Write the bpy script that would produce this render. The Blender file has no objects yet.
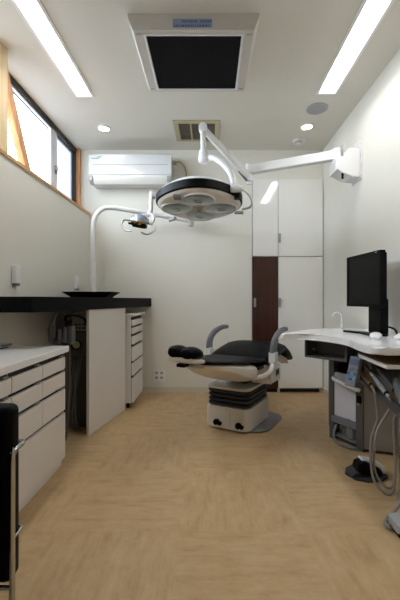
import bpy, bmesh, math, random
from mathutils import Vector, Matrix
random.seed(4)
S = bpy.context.scene
COL = S.collection
E = 0.925            # eye height
CEIL = E + 1.5
PI = math.pi

# ------------------------------------------------------------------ materials
def lin(h):
    h = h.lstrip('#')
    o = []
    for i in (0, 2, 4):
        c = int(h[i:i+2], 16) / 255
        o.append(c / 12.92 if c <= .04045 else ((c + .055) / 1.055) ** 2.4)
    return (o[0], o[1], o[2], 1)

def mat(name, hexc, rough=.5, metal=0, var=.04, scale=30, bump=0, coat=0, spec=.5):
    m = bpy.data.materials.new(name); m.use_nodes = True
    nt = m.node_tree; b = nt.nodes['Principled BSDF']
    c = lin(hexc)
    b.inputs['Roughness'].default_value = rough
    b.inputs['Metallic'].default_value = metal
    b.inputs['Coat Weight'].default_value = coat
    b.inputs['Specular IOR Level'].default_value = spec
    tc = nt.nodes.new('ShaderNodeTexCoord')
    nz = nt.nodes.new('ShaderNodeTexNoise'); nz.inputs['Scale'].default_value = scale
    nz.inputs['Detail'].default_value = 3
    nt.links.new(tc.outputs['Object'], nz.inputs['Vector'])
    mx = nt.nodes.new('ShaderNodeMix'); mx.data_type = 'RGBA'
    mx.inputs[6].default_value = tuple(x * (1 - var) for x in c[:3]) + (1,)
    mx.inputs[7].default_value = tuple(min(1, x * (1 + var)) for x in c[:3]) + (1,)
    nt.links.new(nz.outputs['Fac'], mx.inputs[0])
    nt.links.new(mx.outputs[2], b.inputs['Base Color'])
    if bump:
        bp = nt.nodes.new('ShaderNodeBump'); bp.inputs['Strength'].default_value = bump
        bp.inputs['Distance'].default_value = .002
        nt.links.new(nz.outputs['Fac'], bp.inputs['Height'])
        nt.links.new(bp.outputs['Normal'], b.inputs['Normal'])
    return m

def emit(name, col, strength):
    m = bpy.data.materials.new(name); m.use_nodes = True
    nt = m.node_tree; nt.nodes.clear()
    e = nt.nodes.new('ShaderNodeEmission'); e.inputs[0].default_value = col; e.inputs[1].default_value = strength
    o = nt.nodes.new('ShaderNodeOutputMaterial'); nt.links.new(e.outputs[0], o.inputs[0])
    return m

def wood_mat(name, c1, c2, sc=(3, 3, 40), rough=.5):
    m = bpy.data.materials.new(name); m.use_nodes = True
    nt = m.node_tree; b = nt.nodes['Principled BSDF']
    tc = nt.nodes.new('ShaderNodeTexCoord'); mp = nt.nodes.new('ShaderNodeMapping')
    mp.inputs['Scale'].default_value = sc
    nz = nt.nodes.new('ShaderNodeTexNoise'); nz.inputs['Scale'].default_value = 1; nz.inputs['Detail'].default_value = 5
    cr = nt.nodes.new('ShaderNodeValToRGB')
    cr.color_ramp.elements[0].color = lin(c1); cr.color_ramp.elements[1].color = lin(c2)
    cr.color_ramp.elements[0].position = .35; cr.color_ramp.elements[1].position = .65
    nt.links.new(tc.outputs['Object'], mp.inputs[0]); nt.links.new(mp.outputs[0], nz.inputs['Vector'])
    nt.links.new(nz.outputs['Fac'], cr.inputs[0]); nt.links.new(cr.outputs[0], b.inputs['Base Color'])
    b.inputs['Roughness'].default_value = rough
    return m

def floor_mat():
    m = bpy.data.materials.new('streaked_vinyl_tile'); m.use_nodes = True
    nt = m.node_tree; N = nt.nodes; L = nt.links; b = N['Principled BSDF']
    tc = N.new('ShaderNodeTexCoord')
    def noise(scale, detail=6, rough=.65):
        mp = N.new('ShaderNodeMapping'); mp.inputs['Scale'].default_value = scale
        nz = N.new('ShaderNodeTexNoise'); nz.inputs['Scale'].default_value = 1
        nz.inputs['Detail'].default_value = detail; nz.inputs['Roughness'].default_value = rough
        L.new(tc.outputs['Object'], mp.inputs[0]); L.new(mp.outputs[0], nz.inputs['Vector'])
        return nz.outputs['Fac']
    a = noise((5, 26, 1), 10, .72); c = noise((26, 5, 1), 10, .72); iso = noise((9, 9, 1), 10, .7)
    ck = N.new('ShaderNodeTexChecker'); ck.inputs['Scale'].default_value = 2.0
    ck.inputs[1].default_value = (0, 0, 0, 1); ck.inputs[2].default_value = (1, 1, 1, 1)
    mp = N.new('ShaderNodeMapping'); mp.inputs['Location'].default_value = (.12, .1, .25)
    L.new(tc.outputs['Object'], mp.inputs[0]); L.new(mp.outputs[0], ck.inputs['Vector'])
    mx = N.new('ShaderNodeMix'); L.new(ck.outputs['Fac'], mx.inputs[0]); L.new(a, mx.inputs[2]); L.new(c, mx.inputs[3])
    cr = N.new('ShaderNodeValToRGB')
    els = cr.color_ramp.elements
    els[0].position = .27; els[0].color = lin('#a18560')
    els[1].position = .73; els[1].color = lin('#d8bf98')
    e = els.new(.48); e.color = lin('#c6a77d')
    m3 = N.new('ShaderNodeMix'); m3.inputs[0].default_value = .4
    L.new(mx.outputs[0], m3.inputs[2]); L.new(iso, m3.inputs[3]); L.new(m3.outputs[0], cr.inputs[0])
    big = noise((1.3, 1.3, 1), 3)
    mul = N.new('ShaderNodeMix'); mul.data_type = 'RGBA'; mul.blend_type = 'MULTIPLY'; mul.inputs[0].default_value = .12
    L.new(cr.outputs[0], mul.inputs[6]); L.new(big, mul.inputs[7])
    L.new(mul.outputs[2], b.inputs['Base Color'])
    b.inputs['Roughness'].default_value = .42
    b.inputs['Specular IOR Level'].default_value = .35
    return m

M = {}
M['wall'] = mat('wall_paper', '#e6e3da', .85, var=.02, scale=60, bump=.05)
M['ceil'] = mat('ceiling_paper', '#dedbd3', .9, var=.02, scale=60)
M['floor'] = floor_mat()
M['base'] = mat('skirting_vinyl', '#d6d0c2', .6)
M['wood'] = wood_mat('pine_timber', '#dcc195', '#e8d4ae', (30, 30, 2))
M['wood_r'] = wood_mat('reddish_pine', '#bd8659', '#d2a075', (30, 30, 2))
M['sill'] = wood_mat('sill_timber', '#b8874f', '#cda06a', (30, 2, 30))
M['frame'] = mat('dark_bronze_aluminium', '#2a2826', .45, .3)
M['sash'] = mat('silver_sash', '#d6d6de', .4)
M['white'] = mat('white_laminate', '#e8e3e0', .35, var=.015)
M['white_g'] = mat('white_gloss_lacquer', '#f2f1ed', .06, var=.01, coat=.5)
M['white_p'] = mat('white_enamel', '#ebebec', .3, var=.01)
M['cream'] = mat('cream_plastic', '#ddd6ce', .35, var=.02)
M['ac'] = mat('pale_grey_plastic', '#dadbdd', .09, var=.01)
M['acflap'] = mat('flap_plastic', '#dcdad4', .35, var=.01)
M['acgrey'] = mat('soft_grey_plastic', '#a9a9a8', .4)  # one even grey for latches, joints, knobs and trim parts
M['wenge'] = wood_mat('dark_wenge', '#33180f', '#4d281b', (60, 60, 2), .3)
M['ctop'] = mat('black_countertop', '#0a0a0c', .55, var=.1, spec=.1)
M['black'] = mat('black_plastic', '#070708', .45, var=.1, spec=.12)
M['blackm'] = mat('black_grille_cloth', '#08080a', .8, var=.15, scale=200, spec=.15)
M['leather'] = mat('black_leather', '#07070a', .42, var=.2, scale=60, bump=.1, spec=.09)
M['rubber'] = mat('black_rubber', '#38383b', .5, var=.1, spec=.3)
M['chrome'] = mat('polished_chrome', '#c9ccd0', .12, 1)
M['steel'] = mat('brushed_steel', '#a9aaa8', .35, .9)
M['dgrey'] = mat('dark_grey_metal', '#565453', .45, .1)
M['mgrey'] = mat('mid_grey_plastic', '#77787c', .45)
M['creaml'] = mat('lamp_cream', '#e9e2da', .35, var=.01)
M['lgrey'] = mat('light_grey_plastic', '#aeb0b6', .4)
M['side'] = mat('taupe_side_panel', '#928b84', .5)
M['arm'] = mat('armrest_grey', '#6c6d76', .45)
M['deskw'] = mat('white_solid_surface', '#f6f6f8', .09, var=.0)
M['tray'] = wood_mat('tray_board_wood', '#6e5a2c', '#7d6733', (30, 3, 30), .4)
M['glassl'] = mat('lens_glass', '#566a6b', .1, .3, var=.2, scale=40, coat=1)
M['gold'] = mat('gilded_reflector', '#c9a636', .2, .9)
M['bluem'] = mat('bluish_silver', '#a9b4c8', .25, .5)
M['screen'] = mat('dark_lcd', '#0b0b0d', .3, var=.05, spec=.12)
M['label'] = mat('blue_grey_label', '#8d9bb8', .6)
M['labelt'] = mat('label_ink', '#4c5f92', .6)
M['green'] = mat('green_print', '#3e9a7a', .6)
M['cyan'] = mat('cyan_key', '#3fa5b8', .4)
M['blue'] = mat('blue_key', '#3b53b0', .4)
M['beigep'] = mat('beige_plastic', '#b6ae90', .5)
M['cord'] = mat('cream_cord', '#a89c74', .5)
M['hose'] = mat('grey_hose', '#8d8781', .5)
M['hosed'] = mat('dark_hose', '#55524e', .55)
M['panelg'] = mat('panel_grey', '#777982', .4)
M['hgrey'] = mat('handpiece_grey', '#9a9ba2', .35)
M['holdg'] = mat('holder_grey', '#5d5e61', .45)
M['doorg'] = mat('pale_door_grey', '#cfcfd6', .4)
M['tan'] = mat('tan_metal', '#a48a66', .35, .6)
M['seam'] = mat('dark_gap', '#262524', .7)
M['ventd'] = mat('vent_dark', '#3d3935', .7)
M['light'] = emit('tube_light_diffuser', (1, .985, .96, 1), 22)
M['down'] = emit('downlight_lamp', (1, .96, .88, 1), 25)
M['ext'] = mat('neighbour_render', '#8e9498', .9)
M['drive'] = mat('outside_ground', '#65676a', .9)

def pane_mat(name, frosted):
    m = bpy.data.materials.new(name); m.use_nodes = True
    nt = m.node_tree; nt.nodes.clear(); N = nt.nodes
    o = N.new('ShaderNodeOutputMaterial')
    t = N.new('ShaderNodeBsdfTransparent'); g = N.new('ShaderNodeBsdfGlossy'); g.inputs['Roughness'].default_value = .05
    mx = N.new('ShaderNodeMixShader')
    if frosted:
        t.inputs[0].default_value = (.16, .165, .165, 1)
        tl = N.new('ShaderNodeBsdfTranslucent'); tl.inputs[0].default_value = (.50, .53, .54, 1)
        m2 = N.new('ShaderNodeMixShader'); m2.inputs[0].default_value = .6
        nt.links.new(t.outputs[0], m2.inputs[1]); nt.links.new(tl.outputs[0], m2.inputs[2]); src = m2.outputs[0]
    else:
        t.inputs[0].default_value = (.95, .97, .97, 1); src = t.outputs[0]
    mx.inputs[0].default_value = .06
    nt.links.new(src, mx.inputs[1]); nt.links.new(g.outputs[0], mx.inputs[2])
    nt.links.new(mx.outputs[0], o.inputs[0])
    return m
M['pane'] = pane_mat('clear_window_glass', False)
M['frost'] = pane_mat('frosted_window_glass', True)

# ------------------------------------------------------------------ objects
ORG = {}
def thing(name, label, cat, loc=(0, 0, 0), rotz=0, group=None, local=False):
    o = bpy.data.objects.new(name, None); COL.objects.link(o)
    o.empty_display_size = .05
    o.location = loc; o.rotation_euler = (0, 0, rotz)
    o['label'] = label; o['category'] = cat
    if group: o['group'] = group
    ORG[o] = Vector((0, 0, 0)) if local else Vector(loc)
    return o

def smooth_by_angle(me, ang=35):
    bm = bmesh.new(); bm.from_mesh(me)
    a = math.radians(ang)
    for f in bm.faces: f.smooth = True
    for e in bm.edges:
        e.smooth = not (len(e.link_faces) == 2 and e.calc_face_angle(0) > a)
    bm.to_mesh(me); bm.free()

def obj(name, bm, m, parent=None, kind=None, label=None, cat=None, group=None, ang=35):
    bmesh.ops.recalc_face_normals(bm, faces=bm.faces[:])
    me = bpy.data.meshes.new(name)
    org = Vector((0, 0, 0))
    if parent is not None:
        org = ORG[parent]
    elif kind != 'structure':
        vs = [v.co for v in bm.verts]
        lo = Vector((min(v[i] for v in vs) for i in range(3))); hi = Vector((max(v[i] for v in vs) for i in range(3)))
        org = (lo + hi) / 2; org.z = lo.z
    if org.length:
        bmesh.ops.translate(bm, verts=bm.verts[:], vec=-org)
    bm.to_mesh(me); bm.free()
    me.materials.append(m)
    smooth_by_angle(me, ang)
    o = bpy.data.objects.new(name, me); COL.objects.link(o)
    wn = o.modifiers.new('weighted_normal', 'WEIGHTED_NORMAL'); wn.keep_sharp = True; wn.weight = 80
    if parent is not None:
        o.parent = parent
    else:
        o.location = org
    ORG[o] = org
    if kind: o['kind'] = kind
    if label: o['label'] = label
    if cat: o['category'] = cat
    if group: o['group'] = group
    return o

def B(): return bmesh.new()

def box(bm, a, b, bev=0, seg=2, mtx=None):
    lo = [min(a[i], b[i]) for i in range(3)]; hi = [max(a[i], b[i]) for i in range(3)]
    r = bmesh.ops.create_cube(bm, size=1)
    vs = r['verts']
    for v in vs:
        v.co = Vector([lo[i] + (v.co[i] + .5) * (hi[i] - lo[i]) for i in range(3)])
    if bev:
        es = list({e for v in vs for e in v.link_edges})
        rr = bmesh.ops.bevel(bm, geom=es, offset=bev, segments=seg, profile=.5, affect='EDGES')
        vs = list({v for f in rr['faces'] for v in f.verts} | {v for v in vs if v.is_valid})
    if mtx is not None:
        bmesh.ops.transform(bm, matrix=mtx, verts=vs)
    return vs

def prism(bm, poly, z0, z1, bev=0, seg=2, axis='Z'):
    """polygon extruded; axis Z: poly is (x,y); axis Y: poly is (x,z), z0/z1 are y; axis X: poly is (y,z)"""
    def P(p, h):
        return {'Z': (p[0], p[1], h), 'Y': (p[0], h, p[1]), 'X': (h, p[0], p[1])}[axis]
    lo = [bm.verts.new(P(p, z0)) for p in poly]; hi = [bm.verts.new(P(p, z1)) for p in poly]
    n = len(poly)
    fs = [bm.faces.new(lo[::-1]), bm.faces.new(hi)]
    for i in range(n):
        fs.append(bm.faces.new((lo[i], lo[(i+1) % n], hi[(i+1) % n], hi[i])))
    vs = lo + hi
    if bev:
        es = [e for f in fs[:2] for e in f.edges]
        rr = bmesh.ops.bevel(bm, geom=es, offset=bev, segments=seg, profile=.5, affect='EDGES')
        vs = list({v for f in rr['faces'] for v in f.verts} | {v for v in vs if v.is_valid})
    return vs

def catmull(pts, k=6):
    pts = [Vector(p) for p in pts]
    if len(pts) < 3: return pts
    out = []
    P = [pts[0] * 2 - pts[1]] + pts + [pts[-1] * 2 - pts[-2]]
    for i in range(1, len(P) - 2):
        for j in range(k):
            t = j / k
            a, b, c, d = P[i-1], P[i], P[i+1], P[i+2]
            out.append(.5 * ((2*b) + (c-a)*t + (2*a-5*b+4*c-d)*t*t + (3*b-a-3*c+d)*t**3))
    out.append(pts[-1])
    return out

def tube(bm, pts, r, n=10, sm=0, flat=1.0, r2=None):
    """tube along pts; flat squeezes it along the second frame axis; r may taper to r2"""
    pts = catmull(pts, sm) if sm else [Vector(p) for p in pts]
    rings = []; m = len(pts)
    t0 = (pts[1] - pts[0]).normalized()
    up = Vector((0, 0, 1)) if abs(t0.z) < .9 else Vector((0, 1, 0))
    sd = t0.cross(up).normalized()
    for i, p in enumerate(pts):
        if i == 0: t = t0
        elif i == m - 1: t = (pts[-1] - pts[-2]).normalized()
        else: t = ((pts[i+1] - p).normalized() + (p - pts[i-1]).normalized()).normalized()
        sd = (sd - t * sd.dot(t)).normalized()
        up = sd.cross(t).normalized()
        rr = r if r2 is None else r + (r2 - r) * i / (m - 1)
        rings.append([bm.verts.new(p + sd * (math.cos(2*PI*k/n) * rr) + up * (math.sin(2*PI*k/n) * rr * flat)) for k in range(n)])
    for a, b in zip(rings, rings[1:]):
        for k in range(n):
            bm.faces.new((a[k], a[(k+1) % n], b[(k+1) % n], b[k]))
    bm.faces.new(rings[0][::-1]); bm.faces.new(rings[-1])
    return [v for r_ in rings for v in r_]

def lathe(bm, prof, c=(0, 0, 0), n=32, axis='Z', shape=None, ring=False):
    hollow = ring
    """profile of (radius, height)"""
    vs = []; rings = []
    c = Vector(c)
    for (r, h) in prof:
        ring = []
        for k in range(n):
            a = 2*PI*k/n
            rr = r * (shape(a) if shape else 1)
            p = Vector((rr*math.cos(a), rr*math.sin(a), h))
            if axis == 'X': p = Vector((p.z, p.x, p.y))
            elif axis == 'Y': p = Vector((p.x, p.z, p.y))
            ring.append(bm.verts.new(c + p))
        rings.append(ring); vs += ring
    for a, b in zip(rings, rings[1:] + (rings[:1] if hollow else [])):
        for k in range(n):
            bm.faces.new((a[k], a[(k+1) % n], b[(k+1) % n], b[k]))
    if not hollow:
        bm.faces.new(rings[0][::-1]); bm.faces.new(rings[-1])
    return vs

def cyl(bm, p0, p1, r, n=20, r2=None):
    return tube(bm, [p0, p1], r, n, r2=r2)

def sect(x, hw, z0, z1, n=20, pw=3.0, yc=0):
    """superelliptic cross section across y at station x"""
    out = []
    for k in range(n):
        a = 2*PI*k/n
        c, s = math.cos(a), math.sin(a)
        y = hw * math.copysign(abs(c) ** (2/pw), c)
        z = (z0+z1)/2 + (z1-z0)/2 * math.copysign(abs(s) ** (2/pw), s)
        out.append((x, yc + y, z))
    return out

def loft(bm, secs):
    rings = [[bm.verts.new(p) for p in s] for s in secs]
    n = len(rings[0])
    for a, b in zip(rings, rings[1:]):
        for k in range(n):
            bm.faces.new((a[k], a[(k+1) % n], b[(k+1) % n], b[k]))
    bm.faces.new(rings[0][::-1]); bm.faces.new(rings[-1])
    return [v for r in rings for v in r]

def xf(bm, mtx):
    bmesh.ops.transform(bm, matrix=mtx, verts=bm.verts[:])
    return bm

def rrect(x0, y0, x1, y1, r, n=5):
    pts = []
    for (cx, cy, a0) in ((x1-r, y1-r, 0), (x0+r, y1-r, 90), (x0+r, y0+r, 180), (x1-r, y0+r, 270)):
        for k in range(n+1):
            a = math.radians(a0 + 90*k/n)
            pts.append((cx + r*math.cos(a), cy + r*math.sin(a)))
    return pts

# ------------------------------------------------------------------ the room
XL, XR, YB, YF = -1.20, 1.13, 3.5, -1.1
XW = -1.33            # glass plane of the clerestory window
SILL = E + .84

b = B(); box(b, (-1.42, YF-.1, -.1), (XR+.15, YB+.6, 0)); obj('floor', b, M['floor'], kind='structure')
LA, LB = (-.975, -.868, 1.30, 2.565), (.785, .903, 1.28, 2.53)      # openings for the two strip lights
b = B()
xs = [-1.42, LA[0], LA[1], LB[0], LB[1], XR+.15]
for k in range(5):
    if k in (1, 3):
        q = LA if k == 1 else LB
        box(b, (xs[k], YF-.1, CEIL), (xs[k+1], q[2], CEIL+.12)); box(b, (xs[k], q[3], CEIL), (xs[k+1], YB+.6, CEIL+.12))
        box(b, (xs[k], q[2], CEIL+.06), (xs[k+1], q[3], CEIL+.12))
    else:
        box(b, (xs[k], YF-.1, CEIL), (xs[k+1], YB+.6, CEIL+.12))
obj('ceiling', b, M['ceil'], kind='structure')
CX0, CX1, CZ0, CZ1 = .42, XR, 0.0, E+1.205
b = B()
box(b, (-1.5, YB, 0), (CX0, YB+.12, CEIL)); box(b, (CX0, YB, CZ1), (XR, YB+.12, CEIL))
box(b, (CX0, YB+.5, 0), (XR, YB+.6, CZ1)); box(b, (CX0-.1, YB+.12, 0), (CX0, YB+.6, CZ1+.1)); box(b, (CX0, YB+.12, CZ1), (XR, YB+.6, CZ1+.1))
obj('wall_back', b, M['wall'], kind='structure')
b = B(); box(b, (XR, YF, 0), (XR+.12, YB+.6, CEIL)); obj('wall_right', b, M['wall'], kind='structure')
b = B(); box(b, (-1.42, YF, 0), (XL, YB, SILL)); box(b, (-1.42, YF, SILL), (-1.3, 1.35, CEIL)); obj('wall_left', b, M['wall'], kind='structure')
b = B(); box(b, (-1.42, YF-.1, 0), (XR+.12, YF, CEIL)); obj('wall_front', b, M['wall'], kind='structure')
b = B(); box(b, (XL, YB-.008, 0), (CX0, YB, .06), .002); obj('baseboard_back', b, M['base'], kind='structure')
b = B(); box(b, (XR-.008, YF, 0), (XR, YB-.01, .06), .002); obj('baseboard_right', b, M['base'], kind='structure')
b = B(); box(b, (XL, YF, 0), (XL+.008, YB-.01, .06), .002); obj('baseboard_left', b, M['base'], kind='structure')

# clerestory timber
b = B(); box(b, (-1.42, 1.35, SILL), (XL+.008, YB, SILL+.026), .003); obj('trim_1', b, M['sill'], kind='structure')
b = B(); box(b, (-1.32, 2.0, SILL+.026), (-1.215, 2.105, CEIL), .003); obj('trim_2', b, M['wood'], kind='structure')
b = B()
prism(b, [(2.358, SILL+.026), (2.438, SILL+.026), (2.096, CEIL), (2.016, CEIL)], -1.278, -1.236, .003, axis='X')
obj('trim_3', b, M['wood_r'], kind='structure')
b = B(); box(b, (-1.42, 3.468, SILL+.026), (-1.288, YB, CEIL), .003); obj('trim_4', b, M['wood_r'], kind='structure')

# window: dark frame, silver sashes, two panes, lock
wz0, wz1, wy0, wy1 = SILL+.026, CEIL, 1.35, 3.468
b = B()
box(b, (-1.385, wy0, wz1-.048), (-1.325, wy1, wz1)); box(b, (-1.385, wy0, wz0), (-1.33, wy1, wz0+.02))
box(b, (-1.385, wy1-.022, wz0), (-1.33, wy1, wz1)); box(b, (-1.385, wy0, wz0), (-1.33, wy0+.03, wz1))
win = obj('window_1', b, M['frame'], kind='structure')
def sash(y0, y1, x, wa, wb):
    b = B(); z0, z1 = wz0+.02, wz1-.048
    box(b, (x-.010, y0, z0), (x+.010, y0+wa, z1)); box(b, (x-.010, y1-wb, z0), (x+.010, y1, z1))
    box(b, (x-.0095, y0, z0), (x+.0095, y1, z0+.03)); box(b, (x-.0095, y0, z1-.012), (x+.0095, y1, z1))
    s = obj('sash', b, M['sash'], win)
    b = B(); box(b, (x-.003, y0+wa-.004, z0+.028), (x+.003, y1-wb+.004, z1-.01))
    return s, b, z0, z1
s1, b, z0, z1 = sash(wy0+.03, 3.055, -1.345, .045, .12)
obj('pane', b, M['pane'], s1)
s2, b, z0, z1 = sash(2.99, wy1-.022, -1.368, .06, .02)
obj('pane', b, M['frost'], s2, label='frosted glass pane')
b = B(); box(b, (-1.336, 3.005, z0+.20), (-1.322, 3.04, z0+.275), .006); tube(b, [(-1.322, 3.02, z0+.245), (-1.308, 3.0, z0+.245), (-1.30, 2.96, z0+.225)], .009, 8)
obj('lock', b, M['mgrey'], win, label='grey crescent lock')

# the world beyond the window
b = B(); box(b, (-14, -6, -.25), (-1.75, 20, -.15)); obj('exterior_ground', b, M['drive'], kind='structure')

# ------------------------------------------------------------------ ceiling fittings
def ceiling_light(x0, x1, y0, y1, label):
    cx, cy = (x0+x1)/2, (y0+y1)/2
    t = thing('ceiling_light', label, 'ceiling light', (cx, cy, CEIL-.008), group='slim recessed ceiling lights')
    b = B(); z0, z1 = CEIL-.008, CEIL-.0005; w = .018
    box(b, (x0-w, y0-w, z0), (x0+.001, y1+w, z1), .002); box(b, (x1-.001, y0-w, z0), (x1+w, y1+w, z1), .002)
    box(b, (x0, y0-w, z0), (x1, y0+.001, z1), .002); box(b, (x0, y1-.001, z0), (x1, y1+w, z1), .002)
    obj('light_frame', b, M['white_p'], t)
    e, d = .001, .003
    b = B(); box(b, (x0+e, y0+e, CEIL), (x0+d, y1-e, CEIL+.055)); box(b, (x1-d, y0+e, CEIL), (x1-e, y1-e, CEIL+.055)); box(b, (x0+d, y0+e, CEIL), (x1-d, y0+d, CEIL+.055)); box(b, (x0+d, y1-d, CEIL), (x1-d, y1-e, CEIL+.055))
    obj('reflector', b, M['white_p'], t)
    b = B(); box(b, (x0+d, y0+d, CEIL+.047), (x1-d, y1-d, CEIL+.055)); obj('diffuser', b, M['light'], t)
ceiling_light(-.975, -.868, 1.30, 2.565, 'long white strip ceiling light above the window side of room')
ceiling_light(.785, .903, 1.28, 2.53, 'long white strip ceiling light along the monitor side of room')

def downlight(x, y, label):
    t = thing('downlight', label, 'ceiling light', (x, y, CEIL-.012), group='round ceiling downlights')
    b = B(); lathe(b, [(.042, -.008), (.046, -.012), (.058, -.007), (.060, -.0005), (.042, -.0005)], (x, y, CEIL), 32, ring=True)
    obj('trim_ring', b, M['white_p'], t)
    b = B(); lathe(b, [(.041, -.007), (.041, -.001)], (x, y, CEIL), 28); obj('lamp', b, M['down'], t)
downlight(-.925, 3.05, 'small round lit downlight in ceiling above the wall air conditioner')
downlight(.836, 3.02, 'small round lit downlight between dark speaker and smoke detector')

t = thing('ceiling_speaker', 'round grey flush ceiling speaker near right strip light', 'speaker', (.838, 2.74, CEIL-.01))
b = B(); lathe(b, [(.074, -.009), (.078, -.010), (.084, -.006), (.085, -.0005), (.074, -.0005)], (.838, 2.74, CEIL), 36, ring=True); obj('rim', b, M['lgrey'], t)
b = B(); lathe(b, [(.01, -.011), (.05, -.010), (.074, -.008), (.074, -.001)], (.838, 2.74, CEIL), 36); obj('grille', b, mat('speaker_mesh', '#a6a6ab', .6, .2, var=.3, scale=300), t)

t = thing('smoke_detector', 'small round white smoke detector on ceiling near tall cupboard', 'smoke detector', (.835, 3.29, CEIL-.045))
b = B(); lathe(b, [(.02, -.022), (.05, -.020), (.058, -.01), (.06, -.0005)], (.835, 3.29, CEIL), 28); obj('base', b, M['white'], t)
b = B(); lathe(b, [(.012, -.044), (.026, -.042), (.034, -.034), (.034, -.030)], (.835, 3.29, CEIL), 24); obj('cap', b, M['white'], t)
b = B()
for k in range(8):
    a = k*PI/4; cyl(b, (.835+.028*math.cos(a), 3.29+.028*math.sin(a), CEIL-.032), (.835+.028*math.cos(a), 3.29+.028*math.sin(a), CEIL-.018), .004, 8)
obj('sensor_cage', b, M['mgrey'], t)

# ceiling air purifier with dark grille
ax, y0, y1 = -.087, 1.835, 2.375
zb = E + 1.415
t = thing('ceiling_air_purifier', 'square white ceiling unit with large black grille panel', 'air purifier', (ax, (y0+y1)/2, zb))
b = B()
outer = [(ax-.345, y0-.004), (ax+.345, y0-.004), (ax+.345, y1+.03), (ax-.345, y1+.03)]
inner = [(ax-.318, y0), (ax+.318, y0), (ax+.318, y1), (ax-.318, y1)]
vt = [b.verts.new((p[0], p[1], CEIL-.0005)) for p in outer]; vm = [b.verts.new((p[0], p[1], CEIL-.02)) for p in outer]
vb = [b.verts.new((p[0], p[1], zb)) for p in inner]
hx = .268
hole = [(ax-hx, y0+.028), (ax+hx, y0+.028), (ax+hx, y1-.018), (ax-hx, y1-.018)]
vh = [b.verts.new((p[0], p[1], zb)) for p in hole]; vh2 = [b.verts.new((p[0], p[1], zb+.03)) for p in hole]
for A, Bq in ((vt, vm), (vm, vb), (vb, vh), (vh, vh2)):
    for k in range(4): b.faces.new((A[k], A[(k+1) % 4], Bq[(k+1) % 4], Bq[k]))
b.faces.new(vh2); b.faces.new(vt)
obj('housing', b, mat('warm_grey_housing', '#cdc8c3', .5), t, ang=20)
b = B(); zt = zb-.004
for (p, q) in (((ax-hx, y0+.028), (ax-hx+.012, y1-.018)), ((ax+hx-.012, y0+.028), (ax+hx, y1-.018)), ((ax-hx+.012, y0+.028), (ax+hx-.012, y0+.038)), ((ax-hx+.012, y1-.03), (ax+hx-.012, y1-.018))):
    box(b, (p[0], p[1], zt), (q[0], q[1], zb+.01), .002)
obj('grille_frame', b, M['white_p'], t)
b = B(); box(b, (ax-hx+.012, y0+.04, zb), (ax+hx-.012, y1-.032, zb+.02), .003)
gr = obj('grille', b, M['blackm'], t, label='black mesh grille')
for (x, y) in ((ax-.295, y0+.03), (ax+.295, y0+.03), (ax-.295, y1-.03), (ax+.295, y1-.03)):
    b = B(); box(b, (x-.014, y-.006, zb-.003), (x+.014, y+.006, zb+.004), .002)
    obj('latch', b, M['acgrey'], t)
# blurred blue sticker on the near face (slightly sloping)
def face_pt(u, h):   # h from 0 bottom to 1 top of sloping part
    return (ax + u, y0 - .0045*h - .0012, zb + h*(CEIL-.02-zb))
b = B()
q = [face_pt(-.108, .18), face_pt(.098, .18), face_pt(.098, .86), face_pt(-.108, .86)]
q2 = [(p[0], p[1]+.004, p[2]) for p in q]
v1 = [b.verts.new(p) for p in q]; v2 = [b.verts.new(p) for p in q2]
b.faces.new(v1); b.faces.new(v2[::-1])
for k in range(4): b.faces.new((v1[k], v1[(k+1) % 4], v2[(k+1) % 4], v2[k]))
lb = obj('sticker', b, M['label'], t, label='pale blue sticker with two lines of tiny print')
b = B()
x = -.10
while x < .088:
    w = random.choice((.006, .010, .014))
    p = face_pt(x, .32); box(b, (p[0], p[1]-.0008, p[2]-.005), (min(p[0]+w, ax+.092), p[1]+.001, p[2]+.005)); x += w+.005
for (xa, xb) in ((-.062, .018), (.036, .092)):
    x = xa
    while x < xb:
        w = random.choice((.005, .008)); p = face_pt(x, .66); box(b, (p[0], p[1]-.0008, p[2]-.005), (p[0]+w, p[1]+.001, p[2]+.005)); x += w+.003
obj('print', b, M['labelt'], lb)

# ceiling vent
x0, x1, y0, y1 = -.312, .088, 2.915, 3.285
t = thing('ceiling_vent', 'beige square ceiling vent with dark slatted openings', 'vent', ((x0+x1)/2, (y0+y1)/2, CEIL-.012))
b = B(); zc = CEIL-.012; zt = CEIL-.0005
cols = [x0, x0+.038, x0+.15, x0+.162, x0+.274, x0+.286, x1-.03, x1]
xs = [(x0, x0+.045), (x0+.140, x0+.154), (x0+.248, x0+.262), (x1-.045, x1)]
for (a, c) in xs: box(b, (a, y0, zc), (c, y1, zt))
for (a, c) in ((y0, y0+.04), (y1-.03, y1)):
    box(b, (x0+.045, a, zc+.0004), (x1-.045, c, zt))
obj('vent_frame', b, M['beigep'], t)
b = B(); box(b, (x0+.03, y0+.03, CEIL-.004), (x1-.03, y1-.02, CEIL-.001)); obj('backing', b, M['ventd'], t)
b = B()
n = 13
for k in range(n):
    y = y0+.045 + k*(y1-y0-.085)/(n-1)
    thick = .005 if k % 4 else .009
    box(b, (x0+.04, y-thick/2, zc+.002), (x1-.04, y+thick/2, CEIL-.003))
obj('louvre', b, mat('vent_slat', '#756e62', .6), t, kind=None)

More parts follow.
